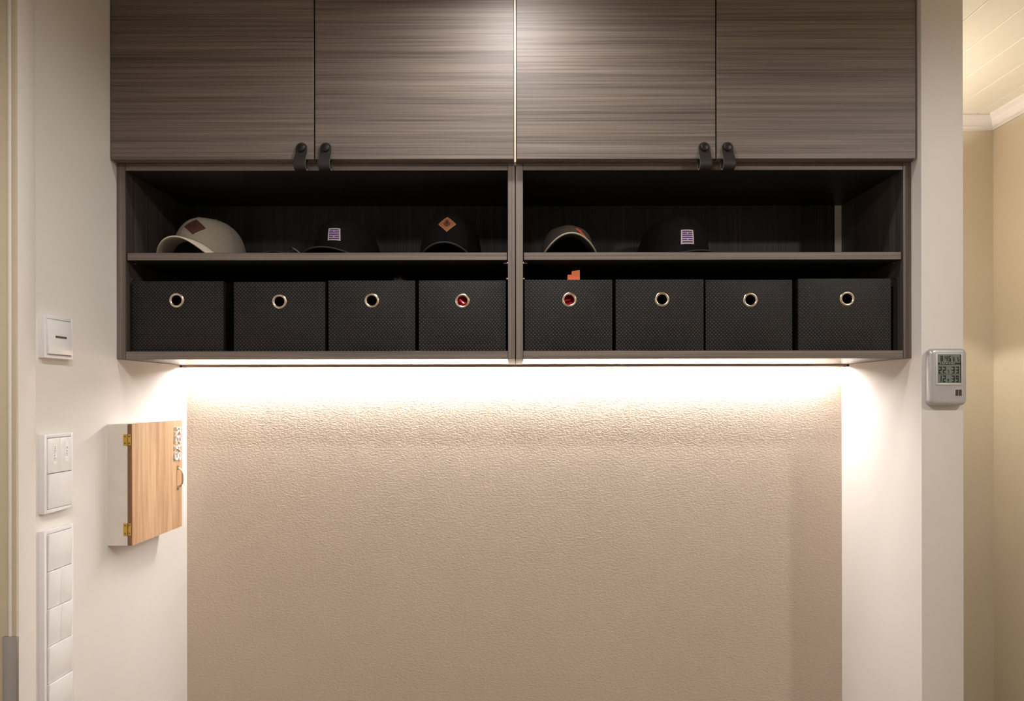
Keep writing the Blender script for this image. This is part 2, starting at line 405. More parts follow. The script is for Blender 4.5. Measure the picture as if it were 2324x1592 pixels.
shelf_unit('L', -HW + .0005, XM - .0008, 'dark laminate open shelf unit nearest the key cabinet, holding the pale cap', X(285.5, D_SH), X(1153, D_SH))
shelf_unit('R', XM + .0008, HW - .0005, 'dark laminate open shelf unit nearest the thermometer, holding the washed charcoal cap', X(1187.5, D_SH), X(2050, D_SH))

def strap_handle(door, cx):
    """leather loop pull: screwed at the top, hanging in front of and below the door, back up behind it"""
    yf = D_DOOR; zt = Z_DB + .0255; hw = .0139; th = .0026
    path = []
    ctrl = [(yf - .0016, zt + hw), (yf - .0016, zt), (yf - .0040, zt - .012), (yf - .0130, zt - .026), (yf - .0185, zt - .040), (yf - .0160, zt - .050),
            (yf - .0060, zt - .0535), (yf + .0040, zt - .047), (yf + .0085, zt - .034), (yf + .0095, Z_DB - .0005)]
    for i in range(len(ctrl) - 1):
        p0 = ctrl[max(i-1, 0)]; p1 = ctrl[i]; p2 = ctrl[i+1]; p3 = ctrl[min(i+2, len(ctrl)-1)]
        for k in range(6):
            t = k / 6
            path.append(tuple(0.5*((2*p1[j]) + (-p0[j]+p2[j])*t + (2*p0[j]-5*p1[j]+4*p2[j]-p3[j])*t*t + (-p0[j]+3*p1[j]-3*p2[j]+p3[j])*t**3) for j in (0, 1)))
    path.append(ctrl[-1])
    vs = []; fs = []; mi = []
    for i, (y, z) in enumerate(path):
        a = path[max(i-1, 0)]; b = path[min(i+1, len(path)-1)]
        ty, tz = b[0]-a[0], b[1]-a[1]; L = math.hypot(ty, tz) or 1; ny, nz = tz/L, -ty/L
        hh = hw
        if z > zt and i < 8: hh = math.sqrt(max(hw*hw - (z - zt)**2, 1e-7))
        for sx, sn in ((-1, -1), (1, -1), (1, 1), (-1, 1)):
            vs.append((cx + sx*hh, y + sn*ny*th/2, z + sn*nz*th/2))
    mb = MB()
    for i in range(len(path) - 1):
        for k in range(4):
            fs.append((i*4+k, i*4+(k+1) % 4, (i+1)*4+(k+1) % 4, (i+1)*4+k)); mi.append(1 if k in (1, 3) else 0)
    fs += [(3,2,1,0), tuple((len(path)-1)*4 + k for k in range(4))]; mi += [1, 1]
    mb.v = vs; mb.f = fs; mb.m = mi
    obj('handle_strap', mb, [M['strap'], M['strap_edge']], door, smooth=True)
    mb = MB().disc_y(cx, zt, [(0, yf - .0085), (.0075, yf - .0085), (.0090, yf - .0076), (.0096, yf - .0062), (.0096, yf - .0028), (0, yf - .0028)], 24)
    obj('handle_knob', mb, M['knob'], door, smooth=True)

def wall_cabinet(x0, x1, doors, label):
    t = thing('wall_cabinet', label, 'cabinet', ((x0 + x1)/2, (D_DOOR + D_WALL)/2, Z_TOP1), 'wall cabinets with leather pulls')
    yb = D_DOOR + .0185; pt = .018
    mb = MB().box(x0, x0 + pt, yb, D_WALL - .001, Z_TOP1 + .0005, Z_CT).box(x1 - pt, x1, yb, D_WALL - .001, Z_TOP1 + .0005, Z_CT)
    mb.box(x0 + pt, x1 - pt, yb, D_WALL - .001, Z_TOP1 + .0005, Z_TOP1 + pt).box(x0 + pt, x1 - pt, yb, D_WALL - .001, Z_CT - pt, Z_CT)
    mb.box(x0 + pt, x1 - pt, D_WALL - .01, D_WALL - .001, Z_TOP1 + pt, Z_CT - pt)
    obj('carcass', mb, M['lam_v'], t)
    for p0, p1, hp in doors:
        d = obj('door', MB().box(X(p0, D_DOOR), X(p1, D_DOOR), D_DOOR, D_DOOR + .018, Z_DB, Z_CT - .003), M['lam_h'], t, bevel=.0007, seg=1)
        strap_handle(d, X(hp, D_DOOR - .008))
    return t
wall_cabinet(-HW + .0005, X(1167, D_DOOR) - .001, [(252.5, 713, 683.5), (716, 1167, 738.5)], 'dark streaky laminate two-door wall cabinet above the pale grey cap')
wall_cabinet(X(1172.5, D_DOOR), HW - .0005, [(1173.5, 1624.5, 1600.5), (1627.5, 2079, 1653.5)], 'dark streaky laminate two-door wall cabinet above the washed charcoal cap')
xf0, xf1 = X(1167.8, D_DOOR + .004), X(1171.6, D_DOOR + .004)
tag(obj('filler_strip', MB().box(xf0, xf1, D_DOOR + .003, D_DOOR + .10, Z_TOP1 - .006, Z_CT), M['cream'], origin=((xf0+xf1)/2, D_DOOR, Z_TOP1)),
    'thin cream strip filling the joint between the two wall cabinets', 'filler strip')

# ------------------------------------------------------------------ LED profile under the shelf units
ld = thing('led_light_bar', 'slim aluminium light bar glowing under the shelf units', 'light bar', (0, 1.99, Zr(833, 1.982)))
ZL0 = Zr(833.3, 1.982); xa, xb = X(411, 1.982), HW - .001
lip = obj('profile', MB().box(xa, xb, 1.9815, 1.984, ZL0, Z_BOT0 - .0005).box(xa, xb, 1.984, 2.006, Z_BOT0 - .002, Z_BOT0 - .0005), M['alu'], ld)
obj('profile_rim', MB().box(xa, xb, 1.9785, 1.9815, Z_BOT0 - .0022, Z_BOT0 - .0005), M['alu'], ld)
for xx in (xa - .001, xb - .003):
    obj('end_cap', MB().box(max(xx, -HW + .0005), xx + .004, 1.978, 2.007, ZL0 - .0002, Z_BOT0 - .0004), M['knob'], ld)
for px in (500, 930, 1410, 1838):
    c = X(px, 1.978)
    obj('mounting_clip', MB().box(c - .010, c - .002, 1.9765, 1.980, Z_BOT0 - .003, Z_BOT0 - .0006).box(c + .002, c + .010, 1.9765, 1.980, Z_BOT0 - .003, Z_BOT0 - .0006), M['nickel'], ld)
obj('diffuser', MB().box(xa + .006, X(1890, 1.995), 1.9905, 2.0020, ZL0 + .0022, Z_BOT0 - .0022), M['led'], ld)

# ------------------------------------------------------------------ storage boxes
BY = 1.683
def storage_box(p0, p1, ptop, ex, ey, yaw, label):
    x0, x1 = X(p0, BY), X(p1, BY); W = (x1 - x0)/2; cx = (x0 + x1)/2
    ztop = Zr(ptop, BY); H = ztop - Z_BOT1; Dp = 0.250
    t = thing('storage_box', label, 'storage box', (cx, BY, Z_BOT1 + .0006), 'black woven storage boxes in a row', yaw)
    hx = X(ex, BY) - cx; hz = Zr(ey, BY) - Z_BOT1; r = .0128; th = .004; n = 40
    mb = MB()
    angs = [2*math.pi*i/n for i in range(n)]
    corner = [math.atan2(b - hz, a - hx) % (2*math.pi) for a, b in ((-W, 0), (W, 0), (W, H), (-W, H))]
    angs = sorted(angs + corner)
    def rect_hit(a):
        c, s = math.cos(a), math.sin(a); best = 1e9
        if c > 1e-9: best = min(best, (W - hx)/c)
        if c < -1e-9: best = min(best, (-W - hx)/c)
        if s > 1e-9: best = min(best, (H - hz)/s)
        if s < -1e-9: best = min(best, (-hz)/s)
        return best
    rings = [0.0, 0.03, .12, .25, .42, .6, .8, .93, 1.0]
    m = len(angs)
    def bulge(x, z):
        u = x/W; v = 2*z/H - 1
        return -.0045*max(0, 1 - u*u)*max(0, 1 - v*v)
    vs = []
    for side in (0, 1):
        for k in rings:
            for a in angs:
                R = r + (rect_hit(a) - r)*k
                x, z = hx + R*math.cos(a), hz + R*math.sin(a)
                vs.append((x, bulge(x, z) + side*th, z))
    K = len(rings); fs = []
    for side in (0, 1):
        o = side*K*m
        for j in range(K - 1):
            for i in range(m):
                fs.append((o + j*m + i, o + j*m + (i+1) % m, o + (j+1)*m + (i+1) % m, o + (j+1)*m + i))
    for j in (0, K - 1):
        for i in range(m):
            fs.append((j*m + i, j*m + (i+1) % m, K*m + j*m + (i+1) % m, K*m + j*m + i))
    mb.add(vs, fs)
    obj('front_panel', mb, M['weave'], t, local=True, smooth=True)
    mb = MB().box(-W, -W + th, th, Dp, 0, H).box(W - th, W, th, Dp, 0, H).box(-W + th, W - th, Dp - th, Dp, 0, H).box(-W + th, W - th, th, Dp - th, 0, th)
    obj('body', mb, M['weave'], t, local=True)
    fy = bulge(hx, hz)
    prof = [(.0118, fy + .006), (.0118, fy - .0002), (.0124, fy - .0018), (.0140, fy - .0030), (.0160, fy - .0030), (.0178, fy - .0020), (.0188, fy - .0002), (.0188, fy + .0006), (.0132, fy + .0006), (.0132, fy + .006)]
    obj('eyelet', MB().lathe_y(hx, hz, prof, 40), M['nickel'], t, local=True, smooth=True)
    return t, cx, W, ztop
boxes = [
 (300, 507, 638.5, 403, 682, .004, 'black woven storage box at the light-switch end of the row'),
 (531, 738, 640, 636, 685, -.004, 'black woven storage box second from the light-switch end of the row'),
 (746, 942, 637.5, 845, 683, .0, 'black woven storage box with dark cloth poking above its rim'),
 (951, 1148, 637.5, 1050, 684, .0, 'black woven storage box with shiny red foil showing through its eyelet'),
 (1191, 1390, 636, 1292, 682, .0, 'black woven storage box with an orange tag standing above its rim'),
 (1398, 1597, 635.5, 1502, 681.5, .0, 'black woven storage box right beside the box with the orange tag'),
 (1602, 1798, 637, 1702, 683, .002, 'black woven storage box second from the thermometer end of the row'),
 (1812, 2022, 634.5, 1921, 680.5, -.003, 'black woven storage box at the thermometer end of the row')]
BX = [storage_box(*b) for b in boxes]
# things inside the boxes
def blob(name, c, s, mat, seed, label, cat, rough=.12):
    rnd = random.Random(seed); ph = [rnd.uniform(0, 6.28) for _ in range(6)]
    def fn(u, v):
        a = 2*math.pi*u; b = -math.pi/2 + math.pi*v
        k = 1 + rough*(math.sin(3*a + ph[0])*math.cos(2*b + ph[1]) + .6*math.sin(7*a + ph[2])*math.sin(5*b + ph[3]))
        cz = math.sin(b); cz = max(cz, -.96)
        return (c[0] + s[0]*k*math.cos(b)*math.cos(a), c[1] + s[1]*k*math.cos(b)*math.sin(a), c[2] + s[2]*cz*(1 if b < 0 else k))
    o = obj(name, MB().grid(fn, 36, 20, True), mat, origin=(c[0], c[1], c[2] - s[2]), smooth=True)
    return tag(o, label, cat)
zb = Z_BOT1 + .0055
blob('red_foil_bag', (BX[3][1] + .004, BY + .0735, zb + .073), (.074, .060, .076), M['red_foil'], 3, 'shiny red foil bag seen through the eyelet beside the centre divider', 'bag')
blob('red_cloth_bundle', (BX[4][1] - .002, BY + .0745, zb + .076), (.072, .064, .079), M['red_cloth'], 5, 'matt red cloth seen through the eyelet below the orange tag', 'cloth', .04)
cx = X(903, BY + .05); zt = Zr(624, BY + .06)
blob('dark_cloth_bundle', (cx, BY + .075, (zb + zt)/2), (.036, .045, (zt - zb)/2), M['dark_cloth'], 9, 'dark folded cloth poking above a black storage box', 'cloth', .05)
yt = BY + .0045
pts = [(1288, 659), (1317, 659), (1316, 613.5), (1298, 616), (1297.5, 624), (1288.5, 624)]
tagmb = MB().prism([(X(a, yt), Zr(b, yt)) for a, b in pts], 'y', yt, yt + .0008)
tag(obj('paper_tag', tagmb, M['paper'], origin=(X(1302, yt), yt, Zr(659, yt))), 'orange paper tag standing up out of a black storage box', 'tag')

# ------------------------------------------------------------------ caps on the shelf
def make_cap(name, label, x, y, yaw, A, Bf, Bb, H, zc, k, brim_len, brim_w, crown_m, brim_m, edge_m, lean=0.0, slump=0.0, back_drop=0.0):
    t = thing(name, label, 'cap', (x, y, Z_SH1 + .0008), 'baseball caps on the shelf', yaw)
    def zbase(px, py):
        if py > 0.0: return 0.0
        return max(0.0, zc - k*px*px)*min(1.0, -py/(Bf*.45))
    def crown(th, tt, off=0.0):
        ph = tt*math.pi/2*.999
        dx, dy = math.sin(th), -math.cos(th)
        c = math.cos(ph)
        px = (A + off)*dx*c**.62
        py = (Bf + off)*dy*c**.50 if dy < 0 else (Bb + off)*dy*c**.85
        bx, by = A*dx, (Bf if dy < 0 else Bb)*dy
        z0 = zbase(bx, by)
        zz = z0 + (H + off - z0)*math.sin(ph)**.92
        zz -= back_drop*max(0, py)/Bb*math.sin(ph)
        sk = 1 - .035*(1 - abs(math.cos(3*th)))*math.sin(2*ph)      # six soft panels
        return (px*sk + lean*tt, py*sk - .012*tt + slump*tt, zz)
    mb = MB().grid(lambda u, v: crown(-math.pi + 2*math.pi*u, v), 72, 26, True)
    o = obj('crown', mb, crown_m, t, local=True, smooth=True)
    sm = o.modifiers.new('thick', 'SOLIDIFY'); sm.thickness = .0018; sm.offset = -1
    for i in range(6):
        th = math.pi/3*i
        obj('seam', MB().tube([crown(th, .02 + .96*j/14, .0004) for j in range(15)], .0009, 5), crown_m, t, local=True, smooth=True)
    tp = crown(0, 1.0)
    mb = MB().grid(lambda u, v: (tp[0] + .0075*math.cos(2*math.pi*u)*math.cos(v*1.57), tp[1] + .0075*math.sin(2*math.pi*u)*math.cos(v*1.57), tp[2] - .001 + .0045*math.sin(v*1.57)), 16, 5, True)
    obj('top_button', mb, crown_m, t, local=True, smooth=True)
    T = math.radians(78)
    ys = -Bf*math.cos(T); bl = (Bf - Bf*math.cos(T)) + brim_len
    def brim(u, v):
        th = -T + 2*T*u; ps = (u*2 - 1)*math.pi/2
        ix, iy = (A + .0005)*math.sin(th), -(Bf + .0005)*math.cos(th)
        ox = brim_w*math.copysign(abs(math.sin(ps))**.85, math.sin(ps)); oy = ys - bl*max(0, math.cos(ps))**.72
        px, py = ix + (ox - ix)*v, iy + (oy - iy)*v
        z = zc - k*px*px - .004*v*v
        return (px, py, max(.0022, z))
    mb = MB().grid(brim, 44, 14)
    o = obj('brim', mb, brim_m, t, local=True, smooth=True)
    sm = o.modifiers.new('thick', 'SOLIDIFY'); sm.thickness = .0032; sm.offset = 0
    obj('brim_edge', MB().tube([brim(.03 + .94*j/50, 1.0) for j in range(51)], .0021, 6), edge_m, t, local=True, smooth=True)
    return t, crown
def surf_patch(crown, th0, t0, poly_fn, nu, nv, thick, off0):
    """thin slab lying on the crown; poly_fn(u,v) -> (d theta, d t)"""
    mb = MB(); o = []
    for k, off in enumerate((off0, off0 + thick)):
        def fn(u, v, off=off):
            a, b = poly_fn(u, v); th, tt = th0 + a, t0 + b
            p = Vector(crown(th, tt)); e = .01
            n = (Vector(crown(th + e, tt)) - p).cross(Vector(crown(th, tt + e)) - p).normalized()
            if n.y > 0 and abs(th) < 1.2: n = -n
            return p + n*off
        mb.grid(fn, nu, nv)
    W = nu + 1; N = W*(nv + 1)
    rim = [i for i in range(W)] + [j*W + nu for j in range(1, nv + 1)] + [nv*W + i for i in range(nu - 1, -1, -1)] + [j*W for j in range(nv - 1, 0, -1)]
    for i in range(len(rim)):
        a, b = rim[i], rim[(i+1) % len(rim)]; mb.f.append((a, b, b + N, a + N)); mb.m.append(0)
    return mb
def rect_fn(w, h, x0=-1, x1=1, y0=-1, y1=1):
    return lambda u, v: (w*(x0 + (x1 - x0)*u), h*(y0 + (y1 - y0)*v))
def diamond_fn(w, h, s=1.0):
    def f(u, v):
        a, b = 2*u - 1, 2*v - 1
        return (s*w*(a + b)/2, s*h*(b - a)/2)
    return f
def stripe_patch(t, crown, th0, t0, w, h):
    p = obj('patch', surf_patch(crown, th0, t0, rect_fn(w, h), 10, 10, .0014, .0002), M['white_patch'], t, local=True)
    p['label'] = 'white square patch with purple bars'
    ORG[p.name] = Vector((0,0,0))
    for i in range(6):
        y0 = .80 - i*.29; y1 = y0 - .17
        segs = [(-.80, -.07), (.07, .80)] if i in (1, 4) else [(-.80, .80)]
        for a, b in segs:
            obj('stripe', surf_patch(crown, th0, t0, rect_fn(w, h, a, b, y1, y0), 8, 2, .0006, .0014), M['purple'], p, local=True)
def diamond_patch(t, crown, th0, t0, w, h, mat, border, lab):
    p = obj('patch', surf_patch(crown, th0, t0, diamond_fn(w, h), 12, 12, .0012, .0002), border, t, local=True)
    p['label'] = lab
    obj('patch_face', surf_patch(crown, th0, t0, diamond_fn(w, h, .86), 12, 12, .0005, .0013), mat, p, local=True)
    # small embossed emblem: a ring with bars
    for ax, ay, bw, bh in ((0, .10, .20, .22), (-.30, -.02, .06, .10), (.30, -.02, .06, .10), (0, -.22, .30, .06), (0, -.36, .14, .05), (0, .42, .10, .06)):
        obj('emblem', surf_patch(crown, th0 + ax*w, t0 + ay*h, rect_fn(w*bw, h*bh), 3, 3, .0003, .0018), M['patch_emboss'], p, local=True)

CY = 1.838
t1, c1 = make_cap('baseball_cap', 'heather grey baseball cap with arched pale brim and dark brown diamond patch', X(442, 1.76), CY - .002, -.09, .088, .090, .132, .121, .046, 8.6, .066, .084,
                  M['cap_grey'], M['cap_grey_brim'], M['cap_grey_brim'], slump=.022)
diamond_patch(t1, c1, .10, .345, .35, .22, M['brown_patch'], M['brown_patch'], 'dark brown leather diamond patch')
t2, c2 = make_cap('baseball_cap', 'black cap with purple-barred white patch beside the pale grey cap', X(770, 1.76), CY, -.20, .084, .090, .132, .118, .021, 3.0, .062, .085,
                  M['cap_black'], M['cap_black'], M['cap_black_edge'])
stripe_patch(t2, c2, .10, .27, .200, .115)
t3, c3 = make_cap('baseball_cap', 'black cap with tan diamond patch next to the centre divider', X(1018, 1.76), CY, -.03, .084, .090, .132, .126, .032, 6.8, .062, .080,
                  M['cap_black'], M['cap_black'], M['cap_black_edge'])
diamond_patch(t3, c3, .0, .41, .32, .18, M['tan_patch'], M['patch_border'], 'tan leather diamond patch')
t4, c4 = make_cap('baseball_cap', 'low washed charcoal cap with orange emblem and pale brim edge', X(1296, 1.70), CY - .012, 0.0, .074, .088, .125, .091, .052, 9.6, .062, .079,
                  M['cap_char'], M['cap_char'], M['cap_edge'])
for k, (a, b, w_, h_) in enumerate(((.34, .40, .07, .05), (.44, .33, .06, .06), (.54, .29, .05, .035), (.60, .22, .06, .05), (.48, .41, .05, .03), (.70, .18, .05, .03))):
    obj('embroidery', surf_patch(c4, a, b, diamond_fn(w_*1.5, h_*1.5), 4, 4, .0008, .0002), M['orange_thread'], t4, local=True)
t5, c5 = make_cap('baseball_cap', 'black cap with purple-barred white patch, standing nearest the thermometer', X(1546, 1.76), CY, 0.30, .090, .090, .134, .121, .012, 1.6, .062, .085,
                  M['cap_black'], M['cap_black'], M['cap_black_edge'])
stripe_patch(t5, c5, -.15, .245, .195, .118)

# black strap with a loop and a silver bar between the grey cap and its neighbour
ys_ = 1.71
st = thing('black_strap', 'black strap with a small loop and a thin silver bar beside the grey cap', 'strap', (X(640, ys_), ys_, Z_SH1 + .0006))
zf = Z_SH1 + .0006
def ribbon(pts, w, th):
    mb = MB(); vs = []; fs = []
    for (x, y, z) in pts: vs += [(x, y - w/2, z), (x, y + w/2, z), (x, y + w/2, z + th), (x, y - w/2, z + th)]
    for i in range(len(pts) - 1):
        for k in range(4): fs.append((i*4+k, i*4+(k+1) % 4, (i+1)*4+(k+1) % 4, (i+1)*4+k))
    fs += [(3,2,1,0), tuple((len(pts)-1)*4 + k for k in range(4))]
    return mb.add(vs, fs)
x0s, x1s = X(578, ys_), X(668, ys_)
pts = [(x0s + (x1s - x0s)*i/16, ys_, zf + .0085*math.sin(math.pi*i/16)**1.2) for i in range(17)]
obj('webbing', ribbon(pts, .018, .0025), M['black_strap'], st, smooth=True)
lp = [(X(664, ys_) + .010*math.cos(a), ys_, zf + .0105 + .009*math.sin(a)) for a in [2*math.pi*i/20 for i in range(21)]]
obj('loop', MB().tube(lp, .0016, 6), M['knob'], st, smooth=True)
obj('silver_bar', MB().tube([(X(686, ys_), ys_ - .004, zf + .0022), (X(676, ys_), ys_ - .002, zf + .011), (X(664, ys_), ys_, zf + .0200)], .0015, 6), M['steel'], st, smooth=True)

# ------------------------------------------------------------------ light switches on the left wall (faces look towards +x)
def switch_frame(t, y0, y1, z0, z1, th):
    bw = .0075; x0, x1 = -HW, -HW + th
    mb = MB().box(x0, x1, y0, y0 + bw, z0, z1).box(x0, x1, y1 - bw, y1, z0, z1).box(x0, x1, y0 + bw, y1 - bw, z0, z0 + bw).box(x0, x1, y0 + bw, y1 - bw, z1 - bw, z1)
    mb.box(x0, x0 + th*.55, y0 + bw, y1 - bw, z0 + bw, z1 - bw)
    return obj('frame', mb, M['plastic'], t, bevel=.0008)
def rocker(t, y0, y1, z0, z1, th, tilt, name='rocker'):
    """wedge shaped key; tilt >0 sticks out at its foot, <0 at its head"""
    xb = -HW + th*.55
    lo = -HW + th + .0012 + max(0, tilt); hi = -HW + th + .0012 + max(0, -tilt)
    mb = MB().add([(xb,y0,z0),(lo,y0,z0),(lo,y1,z0),(xb,y1,z0),(xb,y0,z1),(hi,y0,z1),(hi,y1,z1),(xb,y1,z1)],
              [(0,3,2,1),(4,5,6,7),(0,1,5,4),(1,2,6,5),(2,3,7,6),(3,0,4,7)])
    return obj(name, mb, M['plastic'], t, bevel=.0008), lo, hi
SY0, SY1, STH = 1.3915, 1.4830, .0125
GRP = 'white wall switches beside the door frame'
za, zb2 = Zr(711.5, SY0), Zr(810.5, SY0)
s1 = thing('light_switch', 'white single switch with a dark printed word, above the other switches', 'light switch', (-HW, (SY0+SY1)/2, zb2), GRP)
switch_frame(s1, SY0, SY1, zb2, za, STH)
rk, lo, hi = rocker(s1, SY0 + .0085, SY1 - .0085, zb2 + .0085, za - .0085, STH, .0028)
mb = MB(); yc = SY0 + .030; zc_ = Zr(764, 1.43)
rnd = random.Random(4)
xs_ = -HW + STH + .0012 + .0016
for i in range(14):
    wv = rnd.uniform(.0016, .0026)
    mb.box(xs_, xs_ + .0005, yc, yc + wv, zc_ - .0018 - rnd.uniform(0, .0006), zc_ + .0018 + rnd.uniform(0, .0006)); yc += wv + .0003
obj('printed_word', mb, M['print'], rk)
za, zb2 = Zr(986, SY0), Zr(1167, SY0)
s2 = thing('light_switch', 'white two-gang switch plate with small label tapes, below the single switch', 'light switch', (-HW, (SY0+SY1)/2, zb2), GRP)
switch_frame(s2, SY0, SY1, zb2, za, STH)
zm = (za + zb2)/2; ymid = (SY0 + SY1)/2
for (ya, yb, txt, tz) in ((SY0 + .0085, ymid - .0003, 'HELLO', 0), (ymid + .0003, SY1 - .0085, 'KASI', .004)):
    rk, lo, hi = rocker(s2, ya, yb, zm + .001, za - .0085, STH, -.0002 - .0, 'rocker')
    xx = -HW + STH + .0015; yy = (ya + yb)/2 + .002; zz = (zm + za)/2 + tz*.5
    obj('label_tape', MB().box(xx - .0002, xx + .0004, yy - .0055, yy + .0055, zz - .0215, zz + .0215), M['label'], rk)
    obj('lettering', text_mb(txt, .0095, .0003, lambda u, v, w_, yy=yy, zz=zz, xx=xx: (xx + .0004 + w_, yy + v, zz - u + .000), 1.1), M['print_pale'], rk)
rocker(s2, SY0 + .0085, SY1 - .0085, zb2 + .0085, zm - .001, STH, -.0035)
za = Zr(1206, SY0); pitch = .0772; zb2 = za - .009 - 5*pitch - .008
s3 = thing('light_switch', 'long white five-gang switch column, lowest on the wall', 'light switch', (-HW, ymid, zb2), GRP)
switch_frame(s3, SY0 - .001, SY1, zb2, za, STH)
for i in range(5):
    z1 = za - .0085 - i*pitch; z0 = z1 - pitch + .0014
    tl = -.0035
    if i in (1, 2):
        rocker(s3, SY0 + .0085, ymid - .0002, z0, z1, STH, tl); rocker(s3, ymid + .0002, SY1 - .0085, z0, z1, STH, tl)
    else:
        rocker(s3, SY0 + .0085, SY1 - .0085, z0, z1, STH, tl)

# ------------------------------------------------------------------ key cabinet on the left wall
KY0, KY1 = 1.628, 1.8716; KZ1, KZ0 = Zr(962, KY0), Zr(1238, KY0)
KX1 = X(289, KY0); KX2 = X(300, KY0)
kc = thing('key_cabinet', 'small white key cabinet with a light wooden door reading KEYS', 'key cabinet', (-HW, (KY0+KY1)/2, KZ0))
tb = .009
mb = MB().box(-HW, KX1, KY0, KY0 + tb, KZ0, KZ1).box(-HW, KX1, KY1 - tb, KY1, KZ0, KZ1).box(-HW, KX1, KY0 + tb, KY1 - tb, KZ0, KZ0 + tb).box(-HW, KX1, KY0 + tb, KY1 - tb, KZ1 - tb, KZ1).box(-HW, -HW + .004, KY0 + tb, KY1 - tb, KZ0 + tb, KZ1 - tb)
obj('body', mb, M['box_white'], kc)
kd = obj('door', MB().box(KX1 + .0006, KX2 - .0012, KY0, KY1, KZ0, KZ1), M['door_edge'], kc); kd['label'] = 'light wooden door'
obj('door_face', MB().box(KX2 - .0012, KX2, KY0 + .0002, KY1, KZ0, KZ1), M['veneer'], kd)
for pa, pb in ((985, 1010), (1187, 1215)):
    z1, z0 = Zr(pa, KY0), Zr(pb, KY0)
    xl, xm, xr = X(280, KY0), KX1 + .0004, X(297.5, KY0)
    h = obj('hinge', MB().box(xl, xm - .0014, KY0 - .0012, KY0, z0, z1).box(xm + .0014, xr, KY0 - .0012, KY0, z0, z1)
        .tube([(xm, KY0 - .0016, z0), (xm, KY0 - .0016, z0 + .35*(z1-z0))], .0019, 10)
        .tube([(xm, KY0 - .0016, z0 + .39*(z1-z0)), (xm, KY0 - .0016, z0 + .61*(z1-z0))], .0019, 10)
        .tube([(xm, KY0 - .0016, z0 + .65*(z1-z0)), (xm, KY0 - .0016, z1)], .0019, 10), M['brass'], kc, smooth=True)
    for sx_ in ((xl + xm)/2 - .0007, (xr + xm)/2 + .0007):
        for sz_ in (z0 + .0052, z1 - .0052):
            obj('screw', MB().disc_y(sx_, sz_, [(0, KY0 - .0022), (.0014, KY0 - .0020), (.0020, KY0 - .0012), (0, KY0 - .0010)], 12), M['door_edge'], h, smooth=True)
# slab letters, each (u right 0..1, v up 0..1) stroke lists; laid reading downwards
def stroke(mb, p, q, w, to):
    d = Vector((q[0]-p[0], q[1]-p[1])); L = d.length; d /= L; nn = Vector((-d.y, d.x))*w/2
    P = [Vector(p) + nn, Vector(p) - nn, Vector(q) - nn, Vector(q) + nn]
    vs = [to(a.x, a.y, 0) for a in P] + [to(a.x, a.y, 1) for a in P]
    mb.add(vs, [(0,1,2,3), (7,6,5,4), (0,4,5,1), (1,5,6,2), (2,6,7,3), (3,7,4,0)])
LET = {'K': [((.14,0),(.14,1)), ((0,.05),(.30,.05)), ((0,.95),(.30,.95)), ((.14,.42),(.80,.95)), ((.34,.58),(.84,.05)), ((.62,.95),(1,.95)), ((.62,.05),(1,.05))],
       'E': [((.16,0),(.16,1)), ((0,.06),(.90,.06)), ((0,.94),(.90,.94)), ((.16,.5),(.66,.5)), ((.88,.0),(.88,.28)), ((.88,.72),(.88,1)), ((.64,.38),(.64,.62))],
       'Y': [((.5,0),(.5,.5)), ((.5,.46),(.14,.95)), ((.5,.46),(.86,.95)), ((0,.95),(.34,.95)), ((.66,.95),(1,.95)), ((.28,.05),(.72,.05))],
       'S': [((.82,.78),(.66,.93)), ((.70,.93),(.30,.93)), ((.32,.93),(.12,.78)), ((.12,.82),(.14,.60)), ((.14,.62),(.84,.40)), ((.84,.42),(.86,.20)), ((.86,.22),(.66,.07)), ((.70,.07),(.30,.07)), ((.32,.07),(.12,.24)), ((.88,.70),(.88,.98)), ((.10,.02),(.10,.30))]}
ly0, ly1 = 1.8300, 1.8612; lz = Zr(969, 1.842); lw = (lz - Zr(1046, 1.842))/4
for i, ch in enumerate('KEYS'):
    mb = MB()
    to = lambda u, v, w_, i=i: (KX2 + w_*.0045, ly0 + v*(ly1 - ly0) - .0012*i, lz - (i + u*.90)*lw)
    for p, q in LET[ch]: 
        horizontal = abs(p[1]-q[1]) < .01
        stroke(mb, p, q, .15 if horizontal else .25, to)
    o = obj('letter', mb, M['letter'], kd); o['label'] = 'white wooden letter ' + ch
hz1, hz0, hy = Zr(1056, 1.846), Zr(1112, 1.846), 1.847
L_ = hz1 - hz0
pts = [(KX2 + .0015, hy, hz1 - .008), (KX2 + .008, hy, hz1 - .011), (KX2 + .0125, hy, hz1 - .018), (KX2 + .0135, hy, hz1 - .026), (KX2 + .0135, hy, hz0 + .026), (KX2 + .0125, hy, hz0 + .018), (KX2 + .008, hy, hz0 + .011), (KX2 + .0015, hy, hz0 + .008)]
mb = MB().tube(pts, .0026, 10).box(KX2, KX2 + .0016, hy - .004, hy + .004, hz1 - .012, hz1).box(KX2, KX2 + .0016, hy - .004, hy + .004, hz0, hz0 + .012)
mb.box(KX2 + .0016, KX2 + .0028, hy - .0018, hy + .0018, hz1 - .0055, hz1 - .002).box(KX2 + .0016, KX2 + .0028, hy - .0018, hy + .0018, hz0 + .002, hz0 + .0055)
obj('handle', mb, M['nickel'], kd, smooth=True)

